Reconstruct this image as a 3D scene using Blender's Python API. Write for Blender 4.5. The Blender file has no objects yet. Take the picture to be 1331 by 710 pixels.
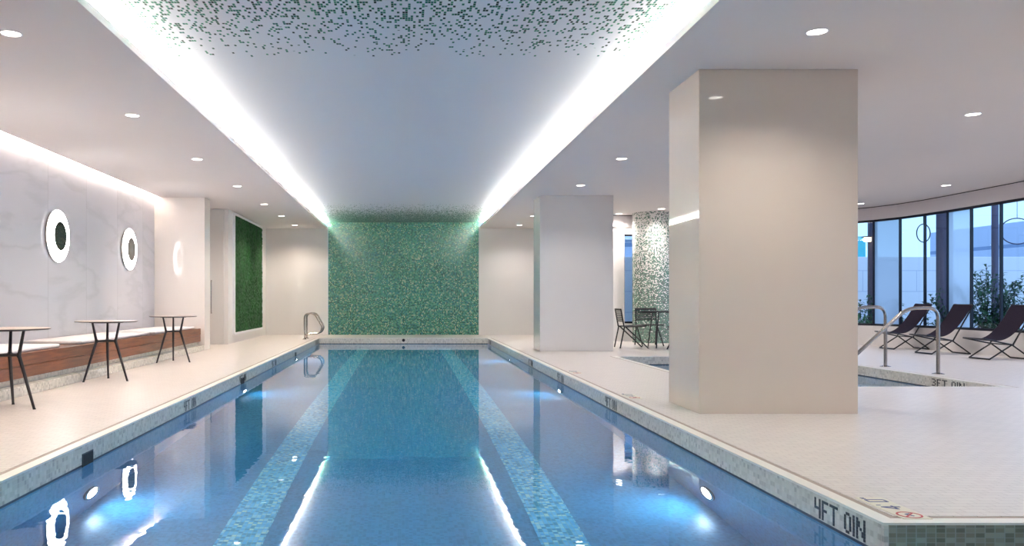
import bpy, bmesh, math, random
from mathutils import Vector, Matrix
random.seed(7)
R = math.radians
S = bpy.context.scene
C = S.collection
PI = math.pi

# ---------------------------------------------------------------- camera / world / exposure
F_PX = 1050.0
cam_d = bpy.data.cameras.new('camera')
cam_d.sensor_width = 36.0
cam_d.lens = 36.0 * F_PX / 1331.0
cam_d.shift_x = (665.5 - 526.5) / 1331.0
cam_d.shift_y = (389.5 - 355.0) / 1331.0
cam_d.clip_end = 200
cam = bpy.data.objects.new('camera', cam_d)
cam.location = (0, 0, 1.0)
cam.rotation_euler = (R(90), 0, 0)
C.objects.link(cam)
S.camera = cam

S.view_settings.view_transform = 'Standard'
S.view_settings.look = 'None'
S.view_settings.gamma = 1.0
S.view_settings.exposure = 1.0
S.view_settings.use_curve_mapping = False
S.cycles.max_bounces = 12
S.cycles.diffuse_bounces = 5
S.cycles.transmission_bounces = 8
S.cycles.sample_clamp_indirect = 25.0
S.cycles.blur_glossy = 0.6

E_COVE = 125.0       # recessed strips beside the raised ceiling
E_WALL = 165.0       # strip washing the marble wall
E_POOL = 62.0       # underwater lamps
E_RING = 6.0        # ring mirrors
E_LENS = 6.0       # visible lens of a downlight
W_SPOT = 74.0       # light thrown by a downlight
SKY = 1.15

world = bpy.data.worlds.new('world')
S.world = world
world.use_nodes = True
wn, wl = world.node_tree.nodes, world.node_tree.links
wn.clear()
w_out = wn.new('ShaderNodeOutputWorld')
w_bg = wn.new('ShaderNodeBackground')
w_tc = wn.new('ShaderNodeTexCoord')
w_sep = wn.new('ShaderNodeSeparateXYZ')
w_rp = wn.new('ShaderNodeValToRGB')
w_rp.color_ramp.elements[0].position = 0.0
w_rp.color_ramp.elements[0].color = (0.33, 0.60, 0.93, 1)
w_rp.color_ramp.elements[1].position = 0.5
w_rp.color_ramp.elements[1].color = (0.42, 0.60, 0.98, 1)
wl.new(w_tc.outputs['Generated'], w_sep.inputs[0])
wl.new(w_sep.outputs['Z'], w_rp.inputs[0])
wl.new(w_rp.outputs[0], w_bg.inputs['Color'])
w_bg.inputs['Strength'].default_value = SKY
wl.new(w_bg.outputs[0], w_out.inputs[0])

# ---------------------------------------------------------------- materials
def rgba(c): return (c[0], c[1], c[2], 1.0)

def new_mat(name):
    m = bpy.data.materials.new(name)
    m.use_nodes = True
    nt = m.node_tree
    return m, nt, nt.nodes, nt.links, nt.nodes['Principled BSDF']

def plain(name, col, rough=0.5, metal=0.0, coat=0.0, bump=0.0, bscale=40, spec=0.5, var=0.0, vscale=3.0):
    m, nt, n, l, p = new_mat(name)
    p.inputs['Base Color'].default_value = rgba(col)
    p.inputs['Roughness'].default_value = rough
    p.inputs['Metallic'].default_value = metal
    p.inputs['Coat Weight'].default_value = coat
    p.inputs['Coat Roughness'].default_value = 0.03
    p.inputs['Specular IOR Level'].default_value = spec
    tc = n.new('ShaderNodeTexCoord')
    if var > 0:
        no = n.new('ShaderNodeTexNoise'); no.inputs['Scale'].default_value = vscale
        no.inputs['Detail'].default_value = 5
        l.new(tc.outputs['Object'], no.inputs['Vector'])
        mx = n.new('ShaderNodeMix'); mx.data_type = 'RGBA'
        mx.inputs['A'].default_value = rgba([c * (1 - var) for c in col])
        mx.inputs['B'].default_value = rgba([min(1, c * (1 + var)) for c in col])
        l.new(no.outputs['Fac'], mx.inputs['Factor'])
        l.new(mx.outputs['Result'], p.inputs['Base Color'])
    if bump > 0:
        no2 = n.new('ShaderNodeTexNoise'); no2.inputs['Scale'].default_value = bscale
        l.new(tc.outputs['Object'], no2.inputs['Vector'])
        b = n.new('ShaderNodeBump'); b.inputs['Strength'].default_value = bump
        b.inputs['Distance'].default_value = 0.01
        l.new(no2.outputs['Fac'], b.inputs['Height'])
        l.new(b.outputs[0], p.inputs['Normal'])
    return m

def emit(name, col, strength):
    m, nt, n, l, p = new_mat(name)
    p.inputs['Base Color'].default_value = rgba((0.8, 0.8, 0.8))
    p.inputs['Emission Color'].default_value = rgba(col)
    p.inputs['Emission Strength'].default_value = strength
    return m

def math_node(n, l, op, a, b=None, c=None):
    k = n.new('ShaderNodeMath'); k.operation = op
    for i, v in enumerate((a, b, c)):
        if v is None: continue
        if isinstance(v, (int, float)): k.inputs[i].default_value = v
        else: l.new(v, k.inputs[i])
    return k.outputs[0]

def mosaic(name, size, palette, grout, axes='XZ', rough=0.15, coat=0.0, gw=0.06,
           fade=None, base=None, spec=0.5, aspect=1.0):
    """square glass tiles: each cell picks a palette colour at random.
    fade = (axis, [(coord, probability), ...]) mixes in 'base' tiles by place."""
    m, nt, n, l, p = new_mat(name)
    tc = n.new('ShaderNodeTexCoord')
    sp = n.new('ShaderNodeSeparateXYZ'); l.new(tc.outputs['Object'], sp.inputs[0])
    def pick(a):
        if a == 'C':   # round a cylinder of radius 0.45
            return math_node(n, l, 'MULTIPLY', math_node(n, l, 'ARCTAN2', sp.outputs['Y'], sp.outputs['X']), 0.45)
        if a == 'H':   # any horizontal direction of an upright face
            return math_node(n, l, 'ADD', sp.outputs['X'], sp.outputs['Y'])
        return sp.outputs[a]
    u = math_node(n, l, 'DIVIDE', pick(axes[0]), size * aspect)
    v = math_node(n, l, 'DIVIDE', pick(axes[1]), size)
    fu = math_node(n, l, 'FLOOR', u); fv = math_node(n, l, 'FLOOR', v)
    cb = n.new('ShaderNodeCombineXYZ'); l.new(fu, cb.inputs[0]); l.new(fv, cb.inputs[1])
    wnz = n.new('ShaderNodeTexWhiteNoise'); wnz.noise_dimensions = '2D'
    l.new(cb.outputs[0], wnz.inputs['Vector'])
    rp = n.new('ShaderNodeValToRGB'); rp.color_ramp.interpolation = 'CONSTANT'
    els = rp.color_ramp.elements
    while len(els) < len(palette): els.new(0.5)
    tot = sum(w for _, w in palette); acc = 0
    for i, (c, w) in enumerate(palette):
        els[i].position = acc / tot; els[i].color = rgba(c); acc += w
    l.new(wnz.outputs['Value'], rp.inputs[0])
    col = rp.outputs[0]
    if fade:
        ax, pts = fade
        lo, hi = pts[0][0], pts[-1][0]
        t = math_node(n, l, 'DIVIDE', math_node(n, l, 'SUBTRACT', sp.outputs[ax], lo), hi - lo)
        r2 = n.new('ShaderNodeValToRGB'); e2 = r2.color_ramp.elements
        while len(e2) < len(pts): e2.new(0.5)
        for i, (c, pr) in enumerate(pts):
            e2[i].position = (c - lo) / (hi - lo); e2[i].color = (pr, pr, pr, 1)
        l.new(t, r2.inputs[0])
        sc = n.new('ShaderNodeSeparateColor'); l.new(wnz.outputs['Color'], sc.inputs[0])
        lt = math_node(n, l, 'LESS_THAN', sc.outputs['Green'], r2.outputs[0])
        mx = n.new('ShaderNodeMix'); mx.data_type = 'RGBA'
        l.new(lt, mx.inputs['Factor']); mx.inputs['A'].default_value = rgba(base)
        l.new(col, mx.inputs['B']); col = mx.outputs['Result']
    du = math_node(n, l, 'ABSOLUTE', math_node(n, l, 'SUBTRACT', math_node(n, l, 'FRACT', u), 0.5))
    dv = math_node(n, l, 'ABSOLUTE', math_node(n, l, 'SUBTRACT', math_node(n, l, 'FRACT', v), 0.5))
    g = math_node(n, l, 'GREATER_THAN', math_node(n, l, 'MAXIMUM', du, dv), 0.5 - gw)
    mg = n.new('ShaderNodeMix'); mg.data_type = 'RGBA'
    l.new(g, mg.inputs['Factor']); l.new(col, mg.inputs['A']); mg.inputs['B'].default_value = rgba(grout)
    l.new(mg.outputs['Result'], p.inputs['Base Color'])
    p.inputs['Roughness'].default_value = rough
    p.inputs['Coat Weight'].default_value = coat
    p.inputs['Specular IOR Level'].default_value = spec
    return m

def tiles(name, col, mortar, bw, rh, ms, axes='XY', rough=0.3, var=0.06, spec=0.5, coat=0.0):
    m, nt, n, l, p = new_mat(name)
    tc = n.new('ShaderNodeTexCoord')
    sp = n.new('ShaderNodeSeparateXYZ'); l.new(tc.outputs['Object'], sp.inputs[0])
    cb = n.new('ShaderNodeCombineXYZ')
    l.new(sp.outputs[axes[0]], cb.inputs[0]); l.new(sp.outputs[axes[1]], cb.inputs[1])
    br = n.new('ShaderNodeTexBrick')
    br.inputs['Scale'].default_value = 1.0
    br.inputs['Brick Width'].default_value = bw
    br.inputs['Row Height'].default_value = rh
    br.inputs['Mortar Size'].default_value = ms
    br.inputs['Mortar Smooth'].default_value = 0.2
    br.inputs['Color1'].default_value = rgba([c * (1 - var) for c in col])
    br.inputs['Color2'].default_value = rgba([min(1, c * (1 + var)) for c in col])
    br.inputs['Mortar'].default_value = rgba(mortar)
    l.new(cb.outputs[0], br.inputs['Vector'])
    l.new(br.outputs['Color'], p.inputs['Base Color'])
    p.inputs['Roughness'].default_value = rough
    p.inputs['Specular IOR Level'].default_value = spec
    p.inputs['Coat Weight'].default_value = coat
    p.inputs['Coat Roughness'].default_value = 0.04
    if name.startswith('deck'):     # hand-laid tiles: gently uneven surface
        no = n.new('ShaderNodeTexNoise'); no.inputs['Scale'].default_value = 14.0; no.inputs['Detail'].default_value = 3
        l.new(tc.outputs['Object'], no.inputs['Vector'])
        bp = n.new('ShaderNodeBump'); bp.inputs['Strength'].default_value = 0.35; bp.inputs['Distance'].default_value = 0.006
        l.new(no.outputs['Fac'], bp.inputs['Height']); l.new(bp.outputs[0], p.inputs['Normal'])
    return m

def wood(name, dark, light, axis='Y', rough=0.35):
    m, nt, n, l, p = new_mat(name)
    tc = n.new('ShaderNodeTexCoord'); mp = n.new('ShaderNodeMapping')
    l.new(tc.outputs['Object'], mp.inputs[0])
    mp.inputs['Scale'].default_value = (14, 0.9, 14) if axis == 'Y' else (0.9, 14, 14)
    no = n.new('ShaderNodeTexNoise'); no.inputs['Scale'].default_value = 2.2
    no.inputs['Detail'].default_value = 7; no.inputs['Distortion'].default_value = 0.7
    l.new(mp.outputs[0], no.inputs['Vector'])
    rp = n.new('ShaderNodeValToRGB')
    rp.color_ramp.elements[0].position = 0.3; rp.color_ramp.elements[0].color = rgba(dark)
    rp.color_ramp.elements[1].position = 0.72; rp.color_ramp.elements[1].color = rgba(light)
    l.new(no.outputs['Fac'], rp.inputs[0]); l.new(rp.outputs[0], p.inputs['Base Color'])
    p.inputs['Roughness'].default_value = rough
    return m

def marble(name):
    m, nt, n, l, p = new_mat(name)
    tc = n.new('ShaderNodeTexCoord')
    sp = n.new('ShaderNodeSeparateXYZ'); l.new(tc.outputs['Object'], sp.inputs[0])
    # slab index along the wall: 1.5 m wide slabs, each with its own vein offset and tone
    k = math_node(n, l, 'FLOOR', math_node(n, l, 'DIVIDE', math_node(n, l, 'ADD', sp.outputs['Y'], 0.95), 1.35))
    w = n.new('ShaderNodeTexWhiteNoise'); w.noise_dimensions = '1D'; l.new(k, w.inputs['W'])
    ad = n.new('ShaderNodeVectorMath'); ad.operation = 'MULTIPLY_ADD'
    l.new(w.outputs['Color'], ad.inputs[0]); ad.inputs[1].default_value = (9, 9, 9); l.new(tc.outputs['Object'], ad.inputs[2])
    mp = n.new('ShaderNodeMapping'); l.new(ad.outputs[0], mp.inputs[0])
    mp.inputs['Rotation'].default_value = (R(38), 0, 0); mp.inputs['Scale'].default_value = (1, 0.45, 1.5)
    no = n.new('ShaderNodeTexNoise'); no.inputs['Scale'].default_value = 0.8
    no.inputs['Detail'].default_value = 9; no.inputs['Distortion'].default_value = 0.35
    l.new(mp.outputs[0], no.inputs['Vector'])
    d = math_node(n, l, 'ABSOLUTE', math_node(n, l, 'SUBTRACT', no.outputs['Fac'], 0.5))
    rp = n.new('ShaderNodeValToRGB')
    rp.color_ramp.elements[0].position = 0.0; rp.color_ramp.elements[0].color = (0.61, 0.61, 0.65, 1)
    rp.color_ramp.elements[1].position = 0.035; rp.color_ramp.elements[1].color = (0.68, 0.675, 0.72, 1)
    l.new(d, rp.inputs[0])
    tone = math_node(n, l, 'ADD', math_node(n, l, 'MULTIPLY', w.outputs['Value'], 0.10), 0.90)
    f = math_node(n, l, 'FRACT', math_node(n, l, 'DIVIDE', math_node(n, l, 'ADD', sp.outputs['Y'], 0.95), 1.35))
    j = math_node(n, l, 'GREATER_THAN', math_node(n, l, 'ABSOLUTE', math_node(n, l, 'SUBTRACT', f, 0.5)), 0.4975)
    tone2 = math_node(n, l, 'MULTIPLY', tone, math_node(n, l, 'SUBTRACT', 1.0, math_node(n, l, 'MULTIPLY', j, 0.35)))
    mx = n.new('ShaderNodeVectorMath'); mx.operation = 'SCALE'
    l.new(rp.outputs[0], mx.inputs[0]); l.new(tone2, mx.inputs['Scale'])
    l.new(mx.outputs[0], p.inputs['Base Color'])
    p.inputs['Roughness'].default_value = 0.12
    return m

def moss(name):
    m, nt, n, l, p = new_mat(name)
    tc = n.new('ShaderNodeTexCoord')
    no = n.new('ShaderNodeTexNoise'); no.inputs['Scale'].default_value = 3.0; no.inputs['Detail'].default_value = 10
    no.inputs['Roughness'].default_value = 0.8
    l.new(tc.outputs['Object'], no.inputs['Vector'])
    rp = n.new('ShaderNodeValToRGB')
    rp.color_ramp.elements[0].position = 0.35; rp.color_ramp.elements[0].color = (0.004, 0.030, 0.008, 1)
    rp.color_ramp.elements[1].position = 0.68; rp.color_ramp.elements[1].color = (0.012, 0.100, 0.018, 1)
    l.new(no.outputs['Fac'], rp.inputs[0]); l.new(rp.outputs[0], p.inputs['Base Color'])
    p.inputs['Roughness'].default_value = 0.9
    return m

def clear_glass(name, tint, refl=0.08, rough=0.0):
    m = bpy.data.materials.new(name); m.use_nodes = True
    n, l = m.node_tree.nodes, m.node_tree.links; n.clear()
    o = n.new('ShaderNodeOutputMaterial'); mx = n.new('ShaderNodeMixShader')
    t = n.new('ShaderNodeBsdfTransparent'); t.inputs[0].default_value = rgba(tint)
    g = n.new('ShaderNodeBsdfGlossy'); g.inputs['Roughness'].default_value = rough
    fr = n.new('ShaderNodeFresnel'); fr.inputs[0].default_value = 1.5
    l.new(fr.outputs[0], mx.inputs[0]); l.new(t.outputs[0], mx.inputs[1]); l.new(g.outputs[0], mx.inputs[2])
    l.new(mx.outputs[0], o.inputs[0])
    return m

def frosted(name, tint):
    m = bpy.data.materials.new(name); m.use_nodes = True
    n, l = m.node_tree.nodes, m.node_tree.links; n.clear()
    o = n.new('ShaderNodeOutputMaterial'); mx = n.new('ShaderNodeMixShader')
    t = n.new('ShaderNodeBsdfTransparent'); t.inputs[0].default_value = rgba(tint)
    g = n.new('ShaderNodeBsdfTranslucent'); g.inputs[0].default_value = rgba(tint)
    mx.inputs[0].default_value = 0.8
    l.new(t.outputs[0], mx.inputs[1]); l.new(g.outputs[0], mx.inputs[2])
    l.new(mx.outputs[0], o.inputs[0])
    return m

def water_mat(name):
    m = bpy.data.materials.new(name); m.use_nodes = True
    n, l = m.node_tree.nodes, m.node_tree.links; n.clear()
    o = n.new('ShaderNodeOutputMaterial')
    g = n.new('ShaderNodeBsdfGlass'); g.inputs['IOR'].default_value = 1.33
    g.inputs['Roughness'].default_value = 0.0
    tc = n.new('ShaderNodeTexCoord'); mp = n.new('ShaderNodeMapping')
    mp.inputs['Scale'].default_value = (1.0, 1.0, 1.0)
    l.new(tc.outputs['Object'], mp.inputs[0])
    no = n.new('ShaderNodeTexNoise'); no.inputs['Scale'].default_value = 5.0
    no.inputs['Detail'].default_value = 2
    l.new(mp.outputs[0], no.inputs['Vector'])
    b = n.new('ShaderNodeBump'); b.inputs['Strength'].default_value = 0.35; b.inputs['Distance'].default_value = 0.0022
    l.new(no.outputs['Fac'], b.inputs['Height']); l.new(b.outputs[0], g.inputs['Normal'])
    va = n.new('ShaderNodeVolumeAbsorption'); va.inputs['Color'].default_value = (0.10, 0.62, 0.98, 1)
    va.inputs['Density'].default_value = 0.16
    l.new(g.outputs[0], o.inputs['Surface']); l.new(va.outputs[0], o.inputs['Volume'])
    return m

M = {}
M['ceil'] = plain('ceiling_paint', (0.76, 0.71, 0.69), 0.75, var=0.01)
M['lip'] = plain('cove_lip_paint', (0.80, 0.77, 0.74), 0.6, var=0.01)
M['gloss_white'] = plain('glossy_white_panel', (0.70, 0.67, 0.65), 0.35, coat=1.0, var=0.015, vscale=0.7)
M['panel_cream'] = plain('glossy_cream_panel', (0.71, 0.60, 0.50), 0.35, coat=1.0, var=0.015, vscale=0.6)
M['stub'] = plain('strip_lit_gloss_panel', (0.86, 0.80, 0.75), 0.35, coat=1.0, var=0.01)  # light from the wall strip put into a paler panel colour
M['white_wall'] = plain('white_wall_paint', (0.76, 0.73, 0.72), 0.5, var=0.01)
M['trim_white'] = plain('white_trim', (0.80, 0.80, 0.84), 0.35, var=0.01)
M['marble'] = marble('grey_veined_marble')
M['deck'] = tiles('deck_mosaic_tile', (0.68, 0.625, 0.58), (0.46, 0.40, 0.37), 0.11, 0.055, 0.0022, 'XY', 0.30, 0.035)
M['bullnose'] = plain('cream_bullnose', (0.80, 0.77, 0.71), 0.3, var=0.02, vscale=8)
M['brown_line'] = plain('brown_slot', (0.38, 0.30, 0.255), 0.5, var=0.05)
gp = [((0.66, 0.63, 0.56), 5), ((0.72, 0.69, 0.62), 5), ((0.58, 0.55, 0.49), 3), ((0.77, 0.73, 0.66), 3), ((0.52, 0.50, 0.45), 1)]
M['cop_tile'] = mosaic('pale_grey_mosaic', 0.029, gp, (0.70, 0.67, 0.60), 'HZ', 0.25)
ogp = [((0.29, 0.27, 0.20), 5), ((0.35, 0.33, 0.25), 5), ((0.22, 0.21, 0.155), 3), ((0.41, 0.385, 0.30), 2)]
M['shaded_olive_tile'] = mosaic('shaded_grey_green_mosaic', 0.022, ogp, (0.38, 0.39, 0.33), 'HZ', 0.25, aspect=2.0)  # shade of the unlit face put into darker tile colours
M['waterline'] = plain('waterline_shade', (0.03, 0.04, 0.07), 0.3, var=0.05)  # near-black colour stands in for shade along the water's edge
pp = [((0.040, 0.29, 0.50), 5), ((0.055, 0.34, 0.57), 5), ((0.03, 0.25, 0.44), 3)]
M['pool_wall'] = mosaic('pool_wall_tile', 0.025, pp, (0.08, 0.32, 0.54), 'HZ', 0.3)
M['pool_floor'] = mosaic('pool_floor_tile', 0.025, pp, (0.08, 0.32, 0.54), 'XY', 0.3)
lp = [((0.08, 0.60, 0.90), 5), ((0.15, 0.70, 0.97), 5), ((0.34, 0.84, 0.97), 3), ((0.03, 0.40, 0.64), 4), ((0.55, 0.90, 0.85), 1)]
M['lane'] = mosaic('turquoise_lane_mosaic', 0.03, lp, (0.25, 0.60, 0.62), 'XY', 0.25)
wp = [((0.035, 0.17, 0.115), 6), ((0.06, 0.25, 0.18), 6), ((0.015, 0.085, 0.075), 5), ((0.12, 0.31, 0.22), 4),
      ((0.28, 0.38, 0.26), 3), ((0.025, 0.17, 0.20), 5), ((0.40, 0.44, 0.33), 1)]
M['green_mosaic'] = mosaic('green_glass_mosaic', 0.030, wp, (0.17, 0.28, 0.22), 'XZ', 0.2, gw=0.05)
dp = [((0.008, 0.085, 0.048), 4), ((0.015, 0.17, 0.10), 4), ((0.01, 0.14, 0.115), 4), ((0.004, 0.03, 0.022), 2), ((0.06, 0.26, 0.16), 2)]
M['ceil_mosaic'] = mosaic('raised_ceiling_mosaic', 0.042, dp, (0.66, 0.68, 0.73), 'XY', 0.45, gw=0.05, aspect=0.5, spec=0.08,
                          fade=('Y', [(2.0, 0.85), (4.6, 0.6), (5.8, 0.40), (6.4, 0.25), (7.1, 0.07), (7.3, 0.0), (18.3, 0.0), (19.3, 0.16), (20.3, 0.6), (21.2, 0.9), (22.9, 0.98)]),
                          base=(0.66, 0.69, 0.74))
M['col_mosaic'] = mosaic('fading_column_mosaic', 0.023, [((0.02, 0.11, 0.07), 4), ((0.035, 0.18, 0.12), 4), ((0.012, 0.05, 0.045), 4), ((0.14, 0.28, 0.20), 3)],
                         (0.66, 0.66, 0.62), 'CZ', 0.2, gw=0.06,
                         fade=('Z', [(0.0, 0.97), (0.8, 0.88), (1.5, 0.66), (2.2, 0.45), (3.05, 0.30)]), base=(0.74, 0.73, 0.70))
M['wood'] = wood('reddish_walnut', (0.115, 0.034, 0.014), (0.26, 0.085, 0.034))
M['cushion'] = plain('white_cushion_fabric', (0.80, 0.78, 0.78), 0.9, bump=0.3, bscale=300, var=0.01)
M['table_top'] = plain('beige_table_top', (0.55, 0.45, 0.38), 0.35, var=0.05)
M['dark_metal'] = plain('dark_bronze_metal', (0.022, 0.017, 0.020), 0.35, var=0.05)
M['black'] = plain('black_metal', (0.010, 0.010, 0.013), 0.4, var=0.05)
M['sling'] = plain('dark_plum_sling', (0.016, 0.010, 0.022), 0.9, spec=0.2, bump=0.4, bscale=400, var=0.04)
M['steel'] = plain('brushed_steel', (0.40, 0.365, 0.345), 0.22, metal=1.0, var=0.02, vscale=12)
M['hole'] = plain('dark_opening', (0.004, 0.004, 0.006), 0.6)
M['letter'] = plain('black_letter_tile', (0.010, 0.010, 0.012), 0.3)
M['mark_tile'] = plain('cream_marker_tile', (0.74, 0.70, 0.56), 0.3, var=0.02)
M['mark_blue'] = plain('blue_marker_ink', (0.02, 0.04, 0.20), 0.4)
M['mark_red'] = plain('red_marker_ink', (0.50, 0.03, 0.03), 0.4)
M['moss'] = moss('green_moss')
M['mirror'] = plain('mirror_glass', (0.13, 0.125, 0.115), 0.02, metal=1.0)
M['ring_side'] = plain('mirror_rim', (0.60, 0.56, 0.52), 0.4)
M['frame'] = plain('dark_window_frame', (0.006, 0.007, 0.018), 0.35)
M['glass'] = clear_glass('window_glass', (0.86, 0.93, 1.0))
M['frost'] = frosted('frosted_glass', (0.80, 0.90, 1.0))
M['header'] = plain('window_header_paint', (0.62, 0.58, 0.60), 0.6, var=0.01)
M['ext_wall'] = tiles('garden_wall_panels', (0.90, 0.93, 0.95), (0.66, 0.72, 0.80), 1.6, 0.62, 0.012, 'XZ', 0.6, 0.01)
M['ext_ground'] = plain('planting_soil', (0.08, 0.10, 0.09), 0.9, var=0.3, vscale=5)
M['bldg'] = tiles('pale_building', (0.50, 0.60, 0.75), (0.20, 0.30, 0.48), 2.4, 1.1, 0.09, 'XZ', 0.4, 0.12)
M['teal'] = plain('teal_panel', (0.05, 0.55, 0.60), 0.4, var=0.05)
M['concrete'] = plain('grey_concrete', (0.13, 0.13, 0.20), 0.6, var=0.06)
M['leaf'] = plain('dark_green_leaf', (0.035, 0.13, 0.05), 0.5, var=0.35, vscale=4)
M['leaf2'] = plain('bright_green_leaf', (0.05, 0.24, 0.06), 0.5, var=0.3, vscale=5)
M['stem'] = plain('brown_stem', (0.07, 0.05, 0.04), 0.8)
M['water'] = water_mat('pool_water')
M['cove'] = emit('cove_strip_glow', (1.0, 0.93, 0.82), E_COVE)
M['cove_wall'] = emit('wall_strip_glow', (1.0, 0.88, 0.76), E_WALL)
M['ring'] = emit('ring_glow', (1.0, 0.97, 0.95), E_RING)
M['lens'] = emit('downlight_lens', (1.0, 0.95, 0.88), E_LENS)
M['pool_lens'] = emit('underwater_lens', (0.80, 0.90, 1.0), E_POOL)
M['warm_lamp'] = emit('warm_outdoor_lamp', (1.0, 0.70, 0.35), 2.2)

# ---------------------------------------------------------------- mesh helpers
class MB:
    def __init__(s): s.bm = bmesh.new()
    def box(s, x0, x1, y0, y1, z0, z1, bevel=0.0, seg=2):
        vs = [s.bm.verts.new(p) for p in ((x0,y0,z0),(x1,y0,z0),(x1,y1,z0),(x0,y1,z0),(x0,y0,z1),(x1,y0,z1),(x1,y1,z1),(x0,y1,z1))]
        fs = [s.bm.faces.new([vs[i] for i in q]) for q in ((3,2,1,0),(4,5,6,7),(0,1,5,4),(1,2,6,5),(2,3,7,6),(3,0,4,7))]
        if bevel > 0:
            es = list({e for f in fs for e in f.edges})
            bmesh.ops.bevel(s.bm, geom=es, offset=bevel, segments=seg, profile=0.5, affect='EDGES')
        return s
    def quad(s, a, b, c, d):
        s.bm.faces.new([s.bm.verts.new(p) for p in (a, b, c, d)]); return s
    def disc(s, c, axis, r, seg=40):
        return s.lathe(c, axis, [(0.0, 0.0), (r, 0.0)], seg)
    def lathe(s, c, axis, prof, seg=40):
        """prof: (radius, along axis)"""
        c = Vector(c); ax = Vector(axis).normalized()
        t = Vector((0, 0, 1)) if abs(ax.z) < 0.9 else Vector((1, 0, 0))
        u = ax.cross(t).normalized(); v = ax.cross(u)
        rings = []
        for r, h in prof:
            if r < 1e-6: rings.append([s.bm.verts.new(c + ax * h)])
            else: rings.append([s.bm.verts.new(c + ax * h + (u * math.cos(2*PI*k/seg) + v * math.sin(2*PI*k/seg)) * r) for k in range(seg)])
        for a, b in zip(rings, rings[1:]):
            for k in range(seg):
                k2 = (k + 1) % seg
                if len(a) == 1 and len(b) == 1: continue
                if len(a) == 1: s.bm.faces.new((a[0], b[k], b[k2]))
                elif len(b) == 1: s.bm.faces.new((a[k], b[0], a[k2]))
                else: s.bm.faces.new((a[k], b[k], b[k2], a[k2]))
        return s
    def tube(s, pts, r, seg=10, r2=None, closed=False):
        pts = [Vector(p) for p in pts]; n = len(pts); rings = []
        prev = None
        for i, p in enumerate(pts):
            if closed: d = (pts[(i+1) % n] - pts[i-1]).normalized()
            else: d = ((pts[min(i+1, n-1)] - pts[max(i-1, 0)])).normalized()
            if prev is None:
                t = Vector((0, 0, 1)) if abs(d.z) < 0.9 else Vector((0, 1, 0))
                u = d.cross(t).normalized()
            else:
                u = (prev - d * prev.dot(d)).normalized()
            prev = u; v = d.cross(u)
            rr = r if r2 is None else r + (r2 - r) * i / (n - 1)
            rings.append([s.bm.verts.new(p + (u * math.cos(2*PI*k/seg) + v * math.sin(2*PI*k/seg)) * rr) for k in range(seg)])
        pairs = list(zip(rings, rings[1:])) + ([(rings[-1], rings[0])] if closed else [])
        for a, b in pairs:
            for k in range(seg):
                s.bm.faces.new((a[k], a[(k+1) % seg], b[(k+1) % seg], b[k]))
        if not closed:
            s.bm.faces.new(rings[0][::-1]); s.bm.faces.new(rings[-1])
        return s
    def poly_extrude(s, pts, z0, z1):
        a = [s.bm.verts.new((x, y, z0)) for x, y in pts]; b = [s.bm.verts.new((x, y, z1)) for x, y in pts]
        n = len(pts)
        s.bm.faces.new(a[::-1]); s.bm.faces.new(b)
        for i in range(n): s.bm.faces.new((a[i], a[(i+1) % n], b[(i+1) % n], b[i]))
        return s
    def build(s, name, mat, parent=None, smooth=False, recalc=True):
        if recalc: bmesh.ops.recalc_face_normals(s.bm, faces=s.bm.faces[:])
        me = bpy.data.meshes.new(name); s.bm.to_mesh(me); s.bm.free()
        o = bpy.data.objects.new(name, me); C.objects.link(o)
        me.materials.append(M[mat] if isinstance(mat, str) else mat)
        if smooth:
            for f in me.polygons: f.use_smooth = True
            try: me.set_sharp_from_angle(angle=R(40))
            except Exception: pass
        if parent: o.parent = parent
        return o

def tag(o, label=None, cat=None, group=None, kind=None):
    if label: o['label'] = label
    if cat: o['category'] = cat
    if group: o['group'] = group
    if kind: o['kind'] = kind
    return o
def struct(o, label=None, cat=None):
    o['kind'] = 'structure'
    if label: o['label'] = label
    if cat: o['category'] = cat
    return o
def empty(name, loc, rz=0.0):
    o = bpy.data.objects.new(name, None); C.objects.link(o)
    o.location = loc; o.rotation_euler = (0, 0, rz); o.empty_display_size = 0.1
    return o
def copy_tree(o, parent=None):
    c = o.copy(); C.objects.link(c)
    if parent: c.parent = parent
    for ch in list(o.children): copy_tree(ch, c)
    return c
def fillet(pts, r, n=6):
    """round the inner corners of a polyline"""
    pts = [Vector(p) for p in pts]; out = [pts[0]]
    for a, b, c in zip(pts, pts[1:], pts[2:]):
        d1 = (a - b); d2 = (c - b)
        q = min(r, d1.length * 0.49, d2.length * 0.49)
        p1 = b + d1.normalized() * q; p2 = b + d2.normalized() * q
        for k in range(n + 1):
            t = k / n
            out.append(p1 * (1-t)**2 + b * 2*t*(1-t) + p2 * t*t)
    out.append(pts[-1]); return out

# ---------------------------------------------------------------- dimensions (metres, camera eye 1.0 above the deck)
XL, XR = -2.224, 2.140          # pool edges
YN, YF = 3.614, 20.92           # near corner of the right deck, far pool edge
ZW, ZB = -0.150, -1.370         # water, pool floor
HC = 3.017                      # lower ceiling
HR = 3.187                      # raised ceiling
CX0, CX1 = -2.212, 2.120        # opening of the raised ceiling
YB = 22.9                       # back wall
YR = -4.0                       # wall behind the camera
WL = -4.95                      # marble wall
SX0, SX1, SY0, SY1 = 3.72, 6.88, 9.28, 14.2   # small pool
ZS = -1.05

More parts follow.
